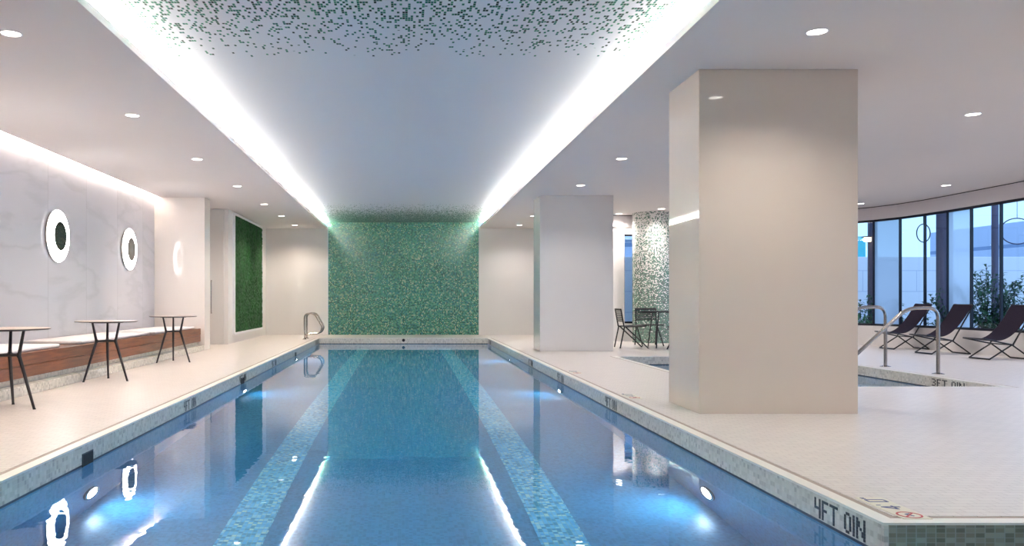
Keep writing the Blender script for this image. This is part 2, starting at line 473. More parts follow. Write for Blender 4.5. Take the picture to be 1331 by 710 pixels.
# facade plan, from the back wall round to the right of the camera
FAC = [(4.90, 19.30), (5.24, 19.32), (6.45, 19.32), (7.15, 19.30), (7.85, 19.20), (8.55, 19.02), (9.2, 18.72), (9.75, 18.25),
       (10.20, 17.60), (10.40, 17.00), (10.50, 16.35), (10.53, 15.70), (10.53, 15.05), (10.53, 14.30), (10.53, 13.45),
       (10.53, 12.6), (10.53, 11.75), (10.53, 10.9), (10.53, 9.2), (10.53, 7.5), (10.53, 5.8), (10.53, 4.1), (10.53, 2.4), (10.53, 0.7), (10.53, -1.0), (10.53, YR)]

# ---------------------------------------------------------------- floor, pool shell
b = MB()
def slab(x0, x1, y0, y1, z0=-0.06): b.box(x0, x1, y0, y1, z0, 0.0)
Wd = 0.112
slab(-5.1, XL - Wd, YR, YB)                        # left deck
slab(XL - Wd, XR + Wd, YF + Wd, YB)                # behind the pool
slab(XR + Wd, 3.72 - Wd, YN + Wd, YB)
slab(3.72 - Wd, 6.88 + Wd, YN + Wd, SY0 - Wd)
slab(3.72 - Wd, 6.88 + Wd, SY1 + Wd, YB)
slab(6.88 + Wd, 10.7, YN + Wd, 19.6)
struct(b.build('floor', 'deck'), 'cream mosaic tiled pool deck', 'floor')

def band(xo0, xo1, yo0, yo1, w0, w1, z0, z1, mb, sides='LRNF'):
    """rectangular ring lying outside the rectangle, from offset w0 to w1"""
    if 'L' in sides: mb.box(xo0 - w1, xo0 - w0, yo0 - (w1 if 'N' in sides else 0), yo1 + (w1 if 'F' in sides else 0), z0, z1)
    if 'R' in sides: mb.box(xo1 + w0, xo1 + w1, yo0 - (w1 if 'N' in sides else 0), yo1 + (w1 if 'F' in sides else 0), z0, z1)
    if 'F' in sides: mb.box(xo0 - w0, xo1 + w0, yo1 + w0, yo1 + w1, z0, z1)
    if 'N' in sides: mb.box(xo0 - w0, xo1 + w0, yo0 - w1, yo0 - w0, z0, z1)

b = MB(); b2 = MB()
for (w0, w1, mb_, zz) in ((0.0, 0.078, b, 0.0), (0.078, Wd, b2, -0.003)):
    zl = -0.012 if w0 == 0.0 else -0.0115
    mb_.box(XL - w1, XL - w0, YR, YF + w1, zl, zz)
    mb_.box(XL - w0, XR + w0, YF + w0, YF + w1, zl, zz)
    mb_.box(XR + w0, XR + w1, YN + w0, YF + w1, zl, zz)
    mb_.box(XR + w1, 10.5, YN + w0, YN + w1, zl, zz)
    band(SX0, SX1, SY0, SY1, w0, w1, zl, zz, mb_)
struct(b.build('trim_1', 'bullnose'), 'cream bullnose edge round the pools', 'coping')
struct(b2.build('trim_2', 'brown_line'), 'thin brown slot line set back from the pool edge', 'slot')

# upright tiled faces above the water, then pool walls below
b = MB()
b.box(XL - 0.10, XL, YR, YF + 0.10, ZW + 0.012, -0.012)
b.box(XL, XR, YF, YF + 0.10, ZW + 0.012, -0.012)
b.box(XR + 0.0005, XR + 0.022, YN - 0.004, YN + 0.03, ZW + 0.012, -0.012)
b.box(XR, XR + 0.10, YN + 0.03, YF + 0.10, ZW + 0.012, -0.012)
band(SX0, SX1, SY0, SY1, 0.0, 0.10, ZW + 0.012, -0.012, b)
struct(b.build('wall_pool_edge', 'cop_tile'), 'pale grey mosaic upstand above the water', 'wall')
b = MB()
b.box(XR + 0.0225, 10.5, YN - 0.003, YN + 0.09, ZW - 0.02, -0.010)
struct(b.build('wall_pool_front', 'shaded_olive_tile'), 'grey green mosaic face below the near corner of the deck, its shade put into the colour', 'wall')
b = MB()
b.box(XL - 0.1, XL + 0.002, YR, YF + 0.1, ZW - 0.006, ZW + 0.012)
b.box(XL, XR, YF - 0.002, YF + 0.1, ZW - 0.006, ZW + 0.012)
b.box(XR - 0.002, XR + 0.1, YN, YF + 0.1, ZW - 0.006, ZW + 0.012)
band(SX0, SX1, SY0, SY1, -0.002, 0.10, ZW - 0.006, ZW + 0.012, b)
struct(b.build('trim_3', 'waterline'), 'dark strip at the water level standing in for a shadow gap', 'trim')

b = MB()
b.box(XL - 0.12, XL, YR, YF + 0.12, ZB - 0.05, ZW - 0.004)
b.box(XL, XR, YF, YF + 0.12, ZB - 0.05, ZW - 0.004)
b.box(XR, XR + 0.12, YN, YF + 0.12, ZB - 0.05, ZW - 0.004)
b.box(XR + 0.12, 10.5, YN, YN + 0.09, ZB - 0.05, ZW - 0.02)
b.box(XL - 0.12, 10.5, YR - 0.1, YR, ZB - 0.05, -0.01)
b.box(10.5, 10.62, YR - 0.1, YN + 0.1, ZB - 0.05, -0.01)
struct(b.build('wall_pool', 'pool_wall'), 'pale blue tiled wall under the water', 'wall')
b = MB()
b.box(XL, XR, YR, YF, ZB - 0.05, ZB)
b.box(XR, 10.5, YR, YN, ZB - 0.05, ZB)
struct(b.build('floor_pool', 'pool_floor'), 'pale blue tiled bottom of the swimming pool', 'floor')
for i, (xc, lb) in enumerate(((-1.04, 'left'), (1.0, 'right'))):
    b = MB(); b.box(xc - 0.15, xc + 0.15, YR, 20.3, ZB, ZB + 0.004)
    struct(b.build('trim_%d' % (4 + i), 'lane'), 'turquoise mosaic lane line on the pool bottom, %s one' % lb, 'lane line')
# small pool shell with steps on its right side
b = MB()
band(SX0, SX1, SY0, SY1, 0.0, 0.12, ZS - 0.05, ZW - 0.004, b)
b.box(SX0 - 0.1, SX1 + 0.1, SY0 - 0.1, SY1 + 0.1, ZS - 0.1, ZS)
struct(b.build('wall_small_pool', 'pool_wall'), 'tiled shell of the small side pool', 'wall')
b = MB()
for k in range(3):
    b.box(SX1 - 0.35 * (k + 1), SX1 - 0.35 * k, 10.6, 12.3, ZS, -0.35 - 0.2 * k, 0.01)
struct(b.build('steps', 'pool_wall'), 'tiled steps down into the small side pool', 'steps')

def water(name, pts, z0, z1):
    mb = MB()
    mb.poly_extrude(pts, z0, z1)
    return mb.build(name, 'water')
e = 0.004
w = water('pool_water', [(XL - e, YR - e), (10.5 + e, YR - e), (10.5 + e, YN + e), (XR + e, YN + e), (XR + e, YF + e), (XL - e, YF + e)], ZB - e, ZW)
tag(w, 'still blue water filling the long swimming pool', 'water', kind='stuff')
w = water('pool_water', [(SX0 - e, SY0 - e), (SX1 + e, SY0 - e), (SX1 + e, SY1 + e), (SX0 - e, SY1 + e)], ZS - e, ZW)
tag(w, 'water in the small side pool behind the nearest pillar', 'water', kind='stuff')

# ---------------------------------------------------------------- ceilings
b = MB()
b.box(-4.83, CX0, YR, YB, HC, HC + 0.066)                 # left lower ceiling (slot beside the marble wall)
b.box(-4.97, -4.83, 15.95, YB, HC, HC + 0.066)
b.box(CX1, 10.8, YR, YB, HC, HC + 0.066)
struct(b.build('ceiling', 'ceil'), 'plain white lower ceiling', 'ceiling')
b = MB()
b.box(-2.80, 2.70, YR, YB, HR, HR + 0.05)
struct(b.build('ceiling_raised', 'ceil_mosaic'), 'raised mosaic ceiling over the pool with scattered green tiles', 'ceiling')
b = MB()                                                   # cove back boards
b.box(-2.80, -2.76, YR, YB, HC + 0.066, HR)
b.box(2.66, 2.70, YR, YB, HC + 0.066, HR)
b.box(-5.12, -4.84, YR, 15.95, HC + 0.22, HC + 0.26)       # roof of the wall slot
b.box(-4.844, -4.83, YR, 15.95, HC + 0.066, HC + 0.22)
struct(b.build('ceiling_cove', 'lip'), 'white boards lining the light coves', 'ceiling')
b = MB(); b.box(-5.3, 10.9, YR - 0.2, YB + 0.2, HR + 0.12, HR + 0.22)
struct(b.build('ceiling_slab', 'white_wall'), 'slab above the ceilings', 'ceiling')

def strip(name, x0, x1, y0, y1, z0, z1, mat, label, n=14):
    mb = MB(); mb.box(x0 - 0.004, x1 + 0.004, y0, y1, z0 - 0.012, z0 - 0.001)
    t = mb.build('housing', 'trim_white')
    root = empty(name, ((x0 + x1) / 2, y0, z0)); t.parent = root; t.matrix_parent_inverse = Matrix.Translation(-Vector(root.location))
    mb = MB()
    for k in range(n):
        a = y0 + (y1 - y0) * k / n; c = y0 + (y1 - y0) * (k + 1) / n
        mb.box(x0, x1, a + 0.001, c - 0.001, z0, z1)
    g = mb.build('diffuser', mat); g.parent = root; g.matrix_parent_inverse = Matrix.Translation(-Vector(root.location))
    tag(root, label, 'light strip', 'hidden light strips in the ceiling')
strip('light_strip', -2.335, -2.285, YR + 0.1, YB - 0.03, HC + 0.085, HC + 0.091, 'cove', 'white light strip glowing along the left edge of the raised ceiling', 22)
strip('light_strip', 2.193, 2.243, YR + 0.1, YB - 0.03, HC + 0.085, HC + 0.091, 'cove', 'white light strip glowing along the right edge of the raised ceiling', 22)
strip('light_strip', -4.875, -4.85, YR + 0.1, 15.9, HC + 0.10, HC + 0.12, 'cove_wall', 'light strip washing the top of the marble wall', 16)

# ---------------------------------------------------------------- walls
b = MB(); b.box(WL - 0.15, WL, YR, 15.95, 0, HC + 0.24)
struct(b.build('wall_left', 'marble'), 'grey veined marble wall', 'wall')
b = MB(); b.box(WL - 0.15, -3.955, 15.95, 16.38, 0, HC, 0.003)
struct(b.build('wall_left_end', 'stub'), 'glossy white stub wall at the end of the bench', 'wall')
b = MB(); b.box(WL - 0.15, WL, 16.38, 18.0, 0, HC)
b.box(WL - 0.15, -3.94, 18.0, YB, 0, HC)
struct(b.build('wall_left_rear', 'white_wall'), 'white wall carrying the moss panel', 'wall')
b = MB()
b.box(-4.93, -4.03, 17.955, 17.995, 0.01, HC - 0.02, 0.004)
d = struct(b.build('door_1', 'gloss_white'), 'tall glossy panel door in the recess beside the moss wall', 'door')
b = MB(); b.tube(fillet([(-4.30, 17.955, 0.70), (-4.30, 17.90, 0.70), (-4.30, 17.90, 1.42), (-4.30, 17.955, 1.42)], 0.02), 0.012)
b.build('door_handle', 'steel', d, True)
b = MB(); b.box(-4.0, XL + 0.04, YB, YB + 0.15, 0, HC + 0.066)
struct(b.build('wall_back_left', 'gloss_white'), 'glossy white back wall left of the green mosaic', 'wall')
b = MB(); b.box(2.09, 6.0, YB, YB + 0.15, 0, HC + 0.066)
struct(b.build('wall_back_right', 'gloss_white'), 'glossy white back wall right of the green mosaic', 'wall')
b = MB(); b.box(-2.175, 2.085, YB - 0.012, YB + 0.14, 0.0, HR)
struct(b.build('wall_back', 'green_mosaic'), 'green glass mosaic wall at the end of the pool', 'wall')
b = MB(); b.box(4.90, 5.05, 19.45, YB, 0, HC)
struct(b.build('wall_right_rear', 'white_wall'), 'white return wall behind the second pillar', 'wall')
b = MB(); b.box(-5.2, 10.8, YR - 0.25, YR - 0.1, ZB, HR + 0.1)
struct(b.build('wall_front', 'white_wall'), 'white wall behind the camera', 'wall')

# ---------------------------------------------------------------- columns
b = MB(); b.box(2.572, 3.965, 7.07, 7.875, 0, HC, 0.004)
struct(b.build('column', 'panel_cream'), 'broad glossy cream pillar nearest the camera', 'pillar')
b = MB(); b.box(2.612, 4.035, 15.65, 16.42, 0, HC, 0.004)
struct(b.build('column', 'gloss_white'), 'broad glossy white pillar further along the pool', 'pillar')
b = MB(); b.lathe((0, 0, 0), (0, 0, 1), [(0, 0), (0.45, 0), (0.45, HC), (0, HC)], 72)
o = b.build('column', 'col_mosaic', smooth=True); o.location = (5.77, 18.86, 0)
struct(o, 'round pillar clad in mosaic fading from green to white', 'pillar')

# ---------------------------------------------------------------- curved facade
ZSill, ZHead = 0.430, 2.735
def offs(pts, d):
    """offset the facade polyline outwards (to its left when walking from back to front)"""
    out = []
    for i, p in enumerate(pts):
        a = Vector(pts[max(i-1, 0)]); c = Vector(pts[min(i+1, len(pts)-1)])
        t = (c - a).normalized(); nrm = Vector((-t.y, t.x))
        out.append(Vector(p) + nrm * d)
    return out
def ribbon(pts, d0, d1, z0, z1, mb):
    A, B_ = offs(pts, d0), offs(pts, d1)
    va = [[mb.bm.verts.new((q.x, q.y, z)) for q in A] for z in (z0, z1)]
    vb = [[mb.bm.verts.new((q.x, q.y, z)) for q in B_] for z in (z0, z1)]
    for i in range(len(pts) - 1):
        mb.bm.faces.new((va[0][i], va[0][i+1], va[1][i+1], va[1][i]))
        mb.bm.faces.new((vb[0][i+1], vb[0][i], vb[1][i], vb[1][i+1]))
        mb.bm.faces.new((va[1][i], va[1][i+1], vb[1][i+1], vb[1][i]))
        mb.bm.faces.new((va[0][i+1], va[0][i], vb[0][i], vb[0][i+1]))
    for i in (0, -1):
        mb.bm.faces.new((va[0][i], va[1][i], vb[1][i], vb[0][i]))
    return mb
struct(ribbon(FAC, -0.02, 0.16, 0.0, ZSill, MB()).build('wall_right', 'white_wall'), 'low white wall under the curved windows', 'wall')
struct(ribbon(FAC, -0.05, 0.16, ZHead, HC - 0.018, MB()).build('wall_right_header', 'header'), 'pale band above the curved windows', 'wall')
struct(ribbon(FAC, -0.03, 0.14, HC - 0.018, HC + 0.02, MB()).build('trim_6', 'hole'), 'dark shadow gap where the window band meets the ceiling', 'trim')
b = MB(); ribbon(FAC[:2], -0.018, 0.14, ZSill, ZHead, b)
struct(b.build('wall_right_pier', 'white_wall'), 'narrow white wall beside the slit window', 'wall')
# left slit window sits lower than the curved ones
FROST = {8, 11}
for i in range(1, len(FAC) - 1):
    a, c = Vector(FAC[i]), Vector(FAC[i+1])
    t = (c - a).normalized(); nrm = Vector((-t.y, t.x))
    L = (c - a).length; mid = (a + c) / 2
    mb = MB(); fw = 0.014
    for s0, s1, z0, z1 in ((0, L, ZSill, ZSill + 0.045), (0, L, ZHead - 0.045, ZHead), (-fw, fw, ZSill, ZHead)):
        vs = []
        for z in (z0, z1):
            for sx, dd in ((s0, 0.0), (s1, 0.0), (s1, 0.05), (s0, 0.05)):
                q = a + t * sx + nrm * dd
                vs.append(mb.bm.verts.new((q.x, q.y, z)))
        for q in ((0,1,2,3), (4,7,6,5), (0,4,5,1), (1,5,6,2), (2,6,7,3), (3,7,4,0)):
            mb.bm.faces.new([vs[k] for k in q])
    if i == 1:   # lower head on the slit window
        mb2 = MB(); ribbon(FAC[1:3], -0.018, 0.14, 2.56, ZHead, mb2)
        struct(mb2.build('wall_right_lintel', 'white_wall'), 'white lintel over the slit window', 'wall')
        for z in (2.52,):
            vs = []
            for zz in (z, 2.56):
                for sx, dd in ((0, -0.01), (L, -0.01), (L, 0.09), (0, 0.09)):
                    q = a + t * sx + nrm * dd
                    vs.append(mb.bm.verts.new((q.x, q.y, zz)))
            for q in ((0,1,2,3), (4,7,6,5), (0,4,5,1), (1,5,6,2), (2,6,7,3), (3,7,4,0)):
                mb.bm.faces.new([vs[k] for k in q])
    fo = mb.build('window_%d' % i, 'frame')
    struct(fo, 'dark framed window pane %d of the curved glazing' % i, 'window')
    mb = MB()
    q0 = a + t * fw + nrm * 0.03; q1 = c - t * fw + nrm * 0.03
    mb.quad((q0.x, q0.y, ZSill + 0.04), (q1.x, q1.y, ZSill + 0.04), (q1.x, q1.y, ZHead - 0.04), (q0.x, q0.y, ZHead - 0.04))
    mb.build('pane', 'frost' if i in FROST else 'glass', fo, recalc=False)

# ---------------------------------------------------------------- outside the windows
b = MB(); b.box(4.5, 60, 19.55, 60, -0.3, 0.12); b.box(10.75, 60, YR, 19.55, -0.3, 0.12)
struct(b.build('ground', 'ext_ground'), 'dark planted ground outside', 'ground')
b = MB(); b.box(5.1, 34, 24.0, 24.25, 0.12, 2.27, 0.01)
struct(b.build('garden_wall', 'ext_wall'), 'pale panelled garden wall outside the windows', 'wall')
def bldg(name, x0, x1, y0, y1, h, mat, label, lv):
    root = empty(name, (x0, y0, 0.12)); inv = Matrix.Translation(-Vector(root.location))
    mb = MB(); mb.box(x0, x1, y0, y1, 0.12, h)
    o = mb.build('facade', mat, root); o.matrix_parent_inverse = inv
    for k in range(lv):
        z = 1.9 + k * 1.6
        mb = MB(); mb.box(x0 - 0.2, x1 + 0.2, y0 - 0.35, y0, z, z + 0.35, 0.02)
        o = mb.build('ledge', 'ext_wall', root); o.matrix_parent_inverse = inv
    tag(root, label, 'building')
bldg('neighbouring_building', 26, 46, 33, 40, 4.3, 'bldg', 'blue grey building with pale ledges behind the garden wall', 2)
bldg('neighbouring_building', 9, 17.6, 34, 40, 6.5, 'bldg', 'pale building seen through the panes behind the first lounge chair', 3)
b = MB(); b.box(14.4, 15.68, 27.5, 27.7, 0.12, 3.15, 0.01)
o = b.build('teal_screen', 'teal'); tag(o, 'teal screen panel standing beyond the garden wall', 'screen')
def post(x, y, r, name, label, mat='concrete', top=3.60):
    root = empty(name, (x, y, 0.12))
    mb = MB(); mb.lathe((0, 0, 0), (0, 0, 1), [(0, 0), (r, 0), (r, top), (0, top)], 24); mb.build('shaft', mat, root, True)
    mb = MB(); mb.lathe((0, 0, 0), (0, 0, 1), [(r, 0), (r * 1.35, 0), (r * 1.35, 0.04), (r, 0.05)], 24); mb.build('foot_ring', mat, root, True)
    tag(root, label, 'column')
post(11.62, 17.4, 0.155, 'outdoor_column', 'thick dark grey round column just outside the glazing')
post(11.92, 20.6, 0.11, 'outdoor_column', 'grey round column outside, beside the small warm lamp')
post(12.05, 16.5, 0.062, 'outdoor_column', 'slim round column among the shrubs outside the right-hand panes')
struct(MB().box(11.2, 12.9, 15.9, 21.2, 3.72, 3.84, 0.01).build('outdoor_canopy', 'concrete'), 'canopy slab carried by the outdoor columns', 'canopy')
# small warm lamp on the column
root = empty('outdoor_wall_lamp', (11.68, 20.40, 2.52))
b = MB(); b.box(-0.08, 0.08, -0.04, 0.05, -0.06, 0.05, 0.015); b.build('lens', 'warm_lamp', root)
b = MB(); b.box(-0.09, 0.12, -0.04, 0.12, 0.05, 0.08, 0.005); b.build('cap', 'black', root)
tag(root, 'small warm lamp glowing on the grey outdoor column', 'lamp')
def ring_thing(x, y, z, rx, rz_, label):
    root = empty('ring_pendant', (x, y, z))
    mb = MB(); mb.tube([(rx * math.cos(a), 0.0, rz_ * math.sin(a)) for a in [2*PI*k/40 for k in range(40)]], 0.012, 8, closed=True)
    mb.build('ring', 'concrete', root, True)
    mb = MB(); mb.tube([(0, 0, rz_), (0, 0, 3.722 - z)], 0.006, 6); mb.build('wire', 'black', root)
    tag(root, label, 'pendant', 'oval ring pendants outside')
ring_thing(12.35, 16.3, 2.38, 0.34, 0.26, 'larger thin oval ring pendant hanging outside the right-hand panes')
ring_thing(11.55, 18.0, 2.48, 0.15, 0.2, 'smaller thin oval ring pendant hanging beside the thick outdoor column')

def leaf(mb, p, d, L, Wf, droop=0.3):
    d = Vector(d).normalized(); s = d.cross(Vector((0, 0, 1)))
    if s.length < 0.01: s = Vector((1, 0, 0))
    s.normalize(); p = Vector(p)
    m1 = p + d * L * 0.45 + Vector((0, 0, L * 0.08)); tip = p + d * L - Vector((0, 0, L * droop))
    a = mb.bm.verts.new(p); l1 = mb.bm.verts.new(m1 + s * Wf / 2); r1 = mb.bm.verts.new(m1 - s * Wf / 2); c = mb.bm.verts.new(m1 - Vector((0,0,Wf*0.12))); t = mb.bm.verts.new(tip)
    mb.bm.faces.new((a, l1, c)); mb.bm.faces.new((a, c, r1)); mb.bm.faces.new((l1, t, c)); mb.bm.faces.new((c, t, r1))
def shrub(x, y, h, rad, nst, nlf, L, Wf, mat, label, name='leafy_shrub', group='shrubs outside the curved windows'):
    root = empty(name, (x, y, 0.12)); ms = MB(); ml = MB()
    for k in range(nst):
        a = random.uniform(0, 2*PI); lean = random.uniform(0.1, 1.0) * rad
        hh = h * random.uniform(0.65, 1.0)
        pts = [(0.06*math.cos(a)*j + lean*math.cos(a)*(j/5)**1.6, 0.06*math.sin(a) + lean*math.sin(a)*(j/5)**1.6, hh*j/5) for j in range(6)]
        ms.tube(pts, 0.008, 5, 0.003)
        for _ in range(nlf):
            j = random.uniform(1.2, 5); i0 = int(min(4, j)); f = j - i0
            p = Vector(pts[i0]).lerp(Vector(pts[i0+1]), f)
            leaf(ml, p, (random.uniform(-1, 1), random.uniform(-1, 1), random.uniform(-0.2, 0.7)), L*random.uniform(0.6, 1.2), Wf*random.uniform(0.7, 1.2))
    ms.build('stem', 'stem', root); ml.build('foliage', mat, root, recalc=False)
    tag(root, label, 'shrub', group)
shrub(11.38, 15.75, 1.60, 0.42, 20, 60, 0.16, 0.05, 'leaf', 'dense dark green shrub behind the pane left of the slim column')
shrub(11.75, 14.75, 1.30, 0.45, 14, 44, 0.14, 0.045, 'leaf', 'airy shrub at the right edge of the picture, beyond the last pane')
shrub(12.75, 16.9, 1.60, 0.45, 14, 46, 0.15, 0.045, 'leaf', 'lower shrub standing behind the slim outdoor column')
shrub(11.25, 16.55, 1.15, 0.28, 9, 30, 0.16, 0.05, 'leaf', 'faint shrub right of the thick outdoor column, seen through frosted glass')
shrub(11.50, 18.45, 0.88, 0.28, 9, 18, 0.20, 0.08, 'leaf', 'broad leaved plant behind the first lounge chair')
shrub(10.72, 18.0, 0.62, 0.12, 6, 14, 0.2, 0.07, 'leaf', 'small plant left of the first lounge chair, seen through two panes')
shrub(11.15, 19.75, 1.05, 0.3, 8, 26, 0.18, 0.06, 'leaf', 'dark plant at the foot of the grey outdoor column')
shrub(10.62, 18.75, 0.55, 0.22, 9, 22, 0.24, 0.05, 'leaf2', 'low bright green plant beside the near pillar')

shrub(11.02, 16.95, 0.5, 0.12, 7, 24, 0.16, 0.06, 'leaf', 'low ground cover plant at the foot of the thick outdoor column')
shrub(11.02, 15.0, 0.42, 0.12, 7, 24, 0.14, 0.055, 'leaf', 'low ground cover plant in front of the dense dark green shrub')
shrub(11.02, 14.2, 0.45, 0.12, 7, 24, 0.14, 0.055, 'leaf', 'low ground cover plant behind the nearest lounge chair')

# ---------------------------------------------------------------- bench and cushions
bx0, bx1 = WL, -4.03
root = empty('bench', (-4.49, 6, 0)); inv = Matrix.Translation(-Vector(root.location))
def part(mb, name, mat, rt, smooth=False, **k):
    o = mb.build(name, mat, rt, smooth, **k); o.matrix_parent_inverse = Matrix.Translation(-Vector(rt.location)); return o
part(MB().box(-4.072, bx1, YR + 0.02, 15.93, 0.302, 0.43, 0.004), 'front_board', 'wood', root)
part(MB().box(-4.072, bx1 - 0.002, YR + 0.02, 15.93, 0.172, 0.298, 0.004), 'front_board', 'wood', root)
part(MB().box(WL + 0.002, -4.074, YR + 0.02, 15.93, 0.39, 0.428, 0.003), 'seat_board', 'wood', root)
part(MB().box(WL + 0.002, -4.085, YR + 0.02, 15.93, 0.0, 0.388, 0.0), 'plinth', 'cop_tile', root)
part(MB().box(-4.085, -3.955, YR + 0.02, 15.94, 0.0, 0.105, 0.006), 'toe_kerb', 'cop_tile', root)
tag(root, 'long wooden wall bench with tiled plinth below the round mirrors', 'bench')
for (y0, y1, lb) in ((6.85, 9.60, 'nearest, beside the leftmost table'), (10.25, 12.98, 'middle one, behind the second table'), (13.25, 15.75, 'furthest, by the white end wall')):
    rt = empty('seat_cushion', (-4.45, (y0 + y1) / 2, 0.43))
    o = part(MB().box(-4.86, -4.10, y0, y1, 0.431, 0.475, 0.014, 3), 'pad', 'cushion', rt, True)
    part(MB().tube([(-4.862, y0 + 0.004, 0.453), (-4.862, y1 - 0.004, 0.453), (-4.098, y1 - 0.004, 0.453), (-4.098, y0 + 0.004, 0.453)], 0.004, 6, closed=True), 'piping', 'cushion', rt)
    tag(rt, 'flat white bench cushion, ' + lb, 'cushion', 'white cushions on the wooden bench')

# ---------------------------------------------------------------- round tables
def make_table():
    root = empty('bistro_table', (0, 0, 0))
    mb = MB().lathe((0, 0, 0.722), (0, 0, 1), [(0, 0), (0.35, 0), (0.371, 0.006), (0.371, 0.011), (0, 0.011)], 56)
    top = mb.build('table_edge', 'dark_metal', root, True)
    mb = MB().lathe((0, 0, 0.733), (0, 0, 1), [(0, 0), (0.366, 0), (0.367, 0.004), (0, 0.0045)], 56)
    mb.build('table_top', 'table_top', root, True)
    knots = []
    for k in range(3):
        a = R(-14 + 120 * k); cx, cy = math.cos(a), math.sin(a)
        q = [Vector((cx*0.18, cy*0.18, 0.722)), Vector((cx*0.128, cy*0.128, 0.49)), Vector((cx*0.29, cy*0.29, 0.0))]
        mb = MB(); mb.tube([q[0], q[1]], 0.013, 10, 0.017); mb.tube([q[1], q[2]], 0.018, 10, 0.012)
        mb.lathe(q[1] - Vector((0,0,0.024)), (0,0,1), [(0,0),(0.019,0.004),(0.021,0.024),(0.019,0.044),(0,0.048)], 14)
        lg_ = mb.build('leg', 'dark_metal', root, True); knots.append(q[1])
        MB().lathe((q[2].x, q[2].y, 0), (0, 0, 1), [(0, 0), (0.014, 0), (0.014, 0.008), (0.009, 0.012)], 12).build('foot_pad', 'black', lg_, True)
    mb = MB()
    for k in range(3): mb.tube([knots[k], knots[(k+1) % 3]], 0.012, 8)
    mb.build('brace', 'dark_metal', root, True)
    mb = MB().lathe((0, 0, 0.712), (0, 0, 1), [(0, 0), (0.2, 0), (0.2, 0.01), (0, 0.01)], 30)
    mb.build('mounting_plate', 'dark_metal', root, True)
    return root
tb = make_table()
for i, (x, y, lb) in enumerate(((-3.655, 7.42, 'cut by the left edge of the picture'), (-3.685, 9.97, 'in the middle of the three'), (-3.71, 12.93, 'furthest of the three'))):
    o = tb if i == 0 else copy_tree(tb)
    o.location = (x, y, 0.0)
    tag(o, 'round three-legged table by the bench, ' + lb, 'table', 'three-legged tables along the bench')

# ---------------------------------------------------------------- ring mirrors
def make_mirror():
    root = empty('ring_mirror', (0, 0, 0))
    MB().lathe((0, 0, 0), (1, 0, 0), [(0, 0.0), (0.33, 0.0), (0.33, 0.010), (0.360, 0.012), (0.371, 0.020), (0.371, 0.034)], 64).build('back_body', 'ring_side', root, True)
    MB().lathe((0, 0, 0), (1, 0, 0), [(0.371, 0.034), (0.366, 0.042), (0.300, 0.060), (0.215, 0.070), (0.205, 0.068)], 64).build('glow_ring', 'ring', root, True)
    MB().lathe((0, 0, 0), (1, 0, 0), [(0, 0.068), (0.1, 0.0682), (0.206, 0.068)], 64).build('mirror_glass', 'mirror', root, True)
    return root
mr = make_mirror()
for i, (y, z, lb) in enumerate(((11.45, 1.90, 'nearer one, above the first two tables'), (14.42, 1.897, 'further one, above the furthest table'), (8.5, 1.90, 'outside the left edge'))):
    o = mr if i == 0 else copy_tree(mr)
    o.location = (WL + 0.001, y, z)
    tag(o, 'round wall mirror in a glowing white ring, ' + lb, 'mirror', 'glowing ring mirrors on the marble wall')

# ---------------------------------------------------------------- moss panel
root = empty('moss_panel', (-3.94, 20.3, 0.24))
y0, y1, z0, z1 = 18.50, 22.05, 0.245, 2.935
mb = MB(); ny, nz = 90, 70
random.seed(3)
grid = [[mb.bm.verts.new((-3.94 + 0.035 + random.uniform(-0.012, 0.02), y0 + (y1-y0)*i/ny, z0 + (z1-z0)*j/nz)) for j in range(nz+1)] for i in range(ny+1)]
for i in range(ny):
    for j in range(nz): mb.bm.faces.new((grid[i][j], grid[i+1][j], grid[i+1][j+1], grid[i][j+1]))
part(mb, 'moss', 'moss', root)
mb = MB()
for (a, c, d, f) in ((y0-0.05, y0, z0-0.05, z1+0.05), (y1, y1+0.05, z0-0.05, z1+0.05), (y0, y1, z0-0.05, z0), (y0, y1, z1, z1+0.05)):
    mb.box(-3.94, -3.885, a, c, d, f)
part(mb, 'frame', 'trim_white', root)
tag(root, 'tall panel of green moss in a white frame on the left wall', 'moss panel')

# ---------------------------------------------------------------- downlights
def make_downlight():
    root = empty('recessed_downlight', (0, 0, 0))
    MB().lathe((0, 0, 0), (0, 0, -1), [(0.080, -0.02), (0.080, 0.0), (0.083, 0.004), (0.073, 0.005), (0.069, 0.002), (0.069, -0.03)], 32).build('trim_ring', 'trim_white', root, True)
    MB().lathe((0, 0, 0), (0, 0, -1), [(0, 0.0015), (0.069, 0.0015)], 32).build('lens', 'lens', root, True)
    ld = bpy.data.lights.new('downlight_beam', 'SPOT'); ld.energy = W_SPOT; ld.spot_size = R(140); ld.spot_blend = 1.0
    ld.shadow_soft_size = 0.06; ld.color = (1.0, 0.92, 0.86)
    lo = bpy.data.objects.new('beam', ld); C.objects.link(lo); lo.parent = root; lo.location = (0, 0, -0.02)
    return root
ORD = ['nearest', 'second', 'third', 'fourth', 'fifth', 'sixth', 'seventh']
DL = []
for k, y in enumerate((6.12, 8.84, 11.6, 14.36, 17.1, 19.5, 21.9)):
    DL.append((-2.985, y, '%s in the row left of the raised ceiling, counted from the camera' % ORD[k]))
for y, lb in ((6.08, 'nearest, in front of the near pillar'), (11.57, 'between the two pillars, nearer one'), (14.26, 'just in front of the second pillar'),
              (19.5, 'between the second pillar and the back wall'), (21.9, 'closest to the back wall')):
    DL.append((3.10, y, 'right of the raised ceiling, ' + lb))
DL += [(3.10, 8.84, 'right of the raised ceiling, hidden behind the near pillar'), (3.10, 17.1, 'right of the raised ceiling, hidden behind the second pillar')]
DL += [(6.18, 8.79, 'right of the near pillar, over the small pool'), (9.55, 14.26, 'over the second lounge chair'),
       (9.58, 17.0, 'over the far end of the curved windows'), (5.03, 19.0, 'close to the slit window'), (5.70, 17.95, 'washing the fading mosaic pillar')]
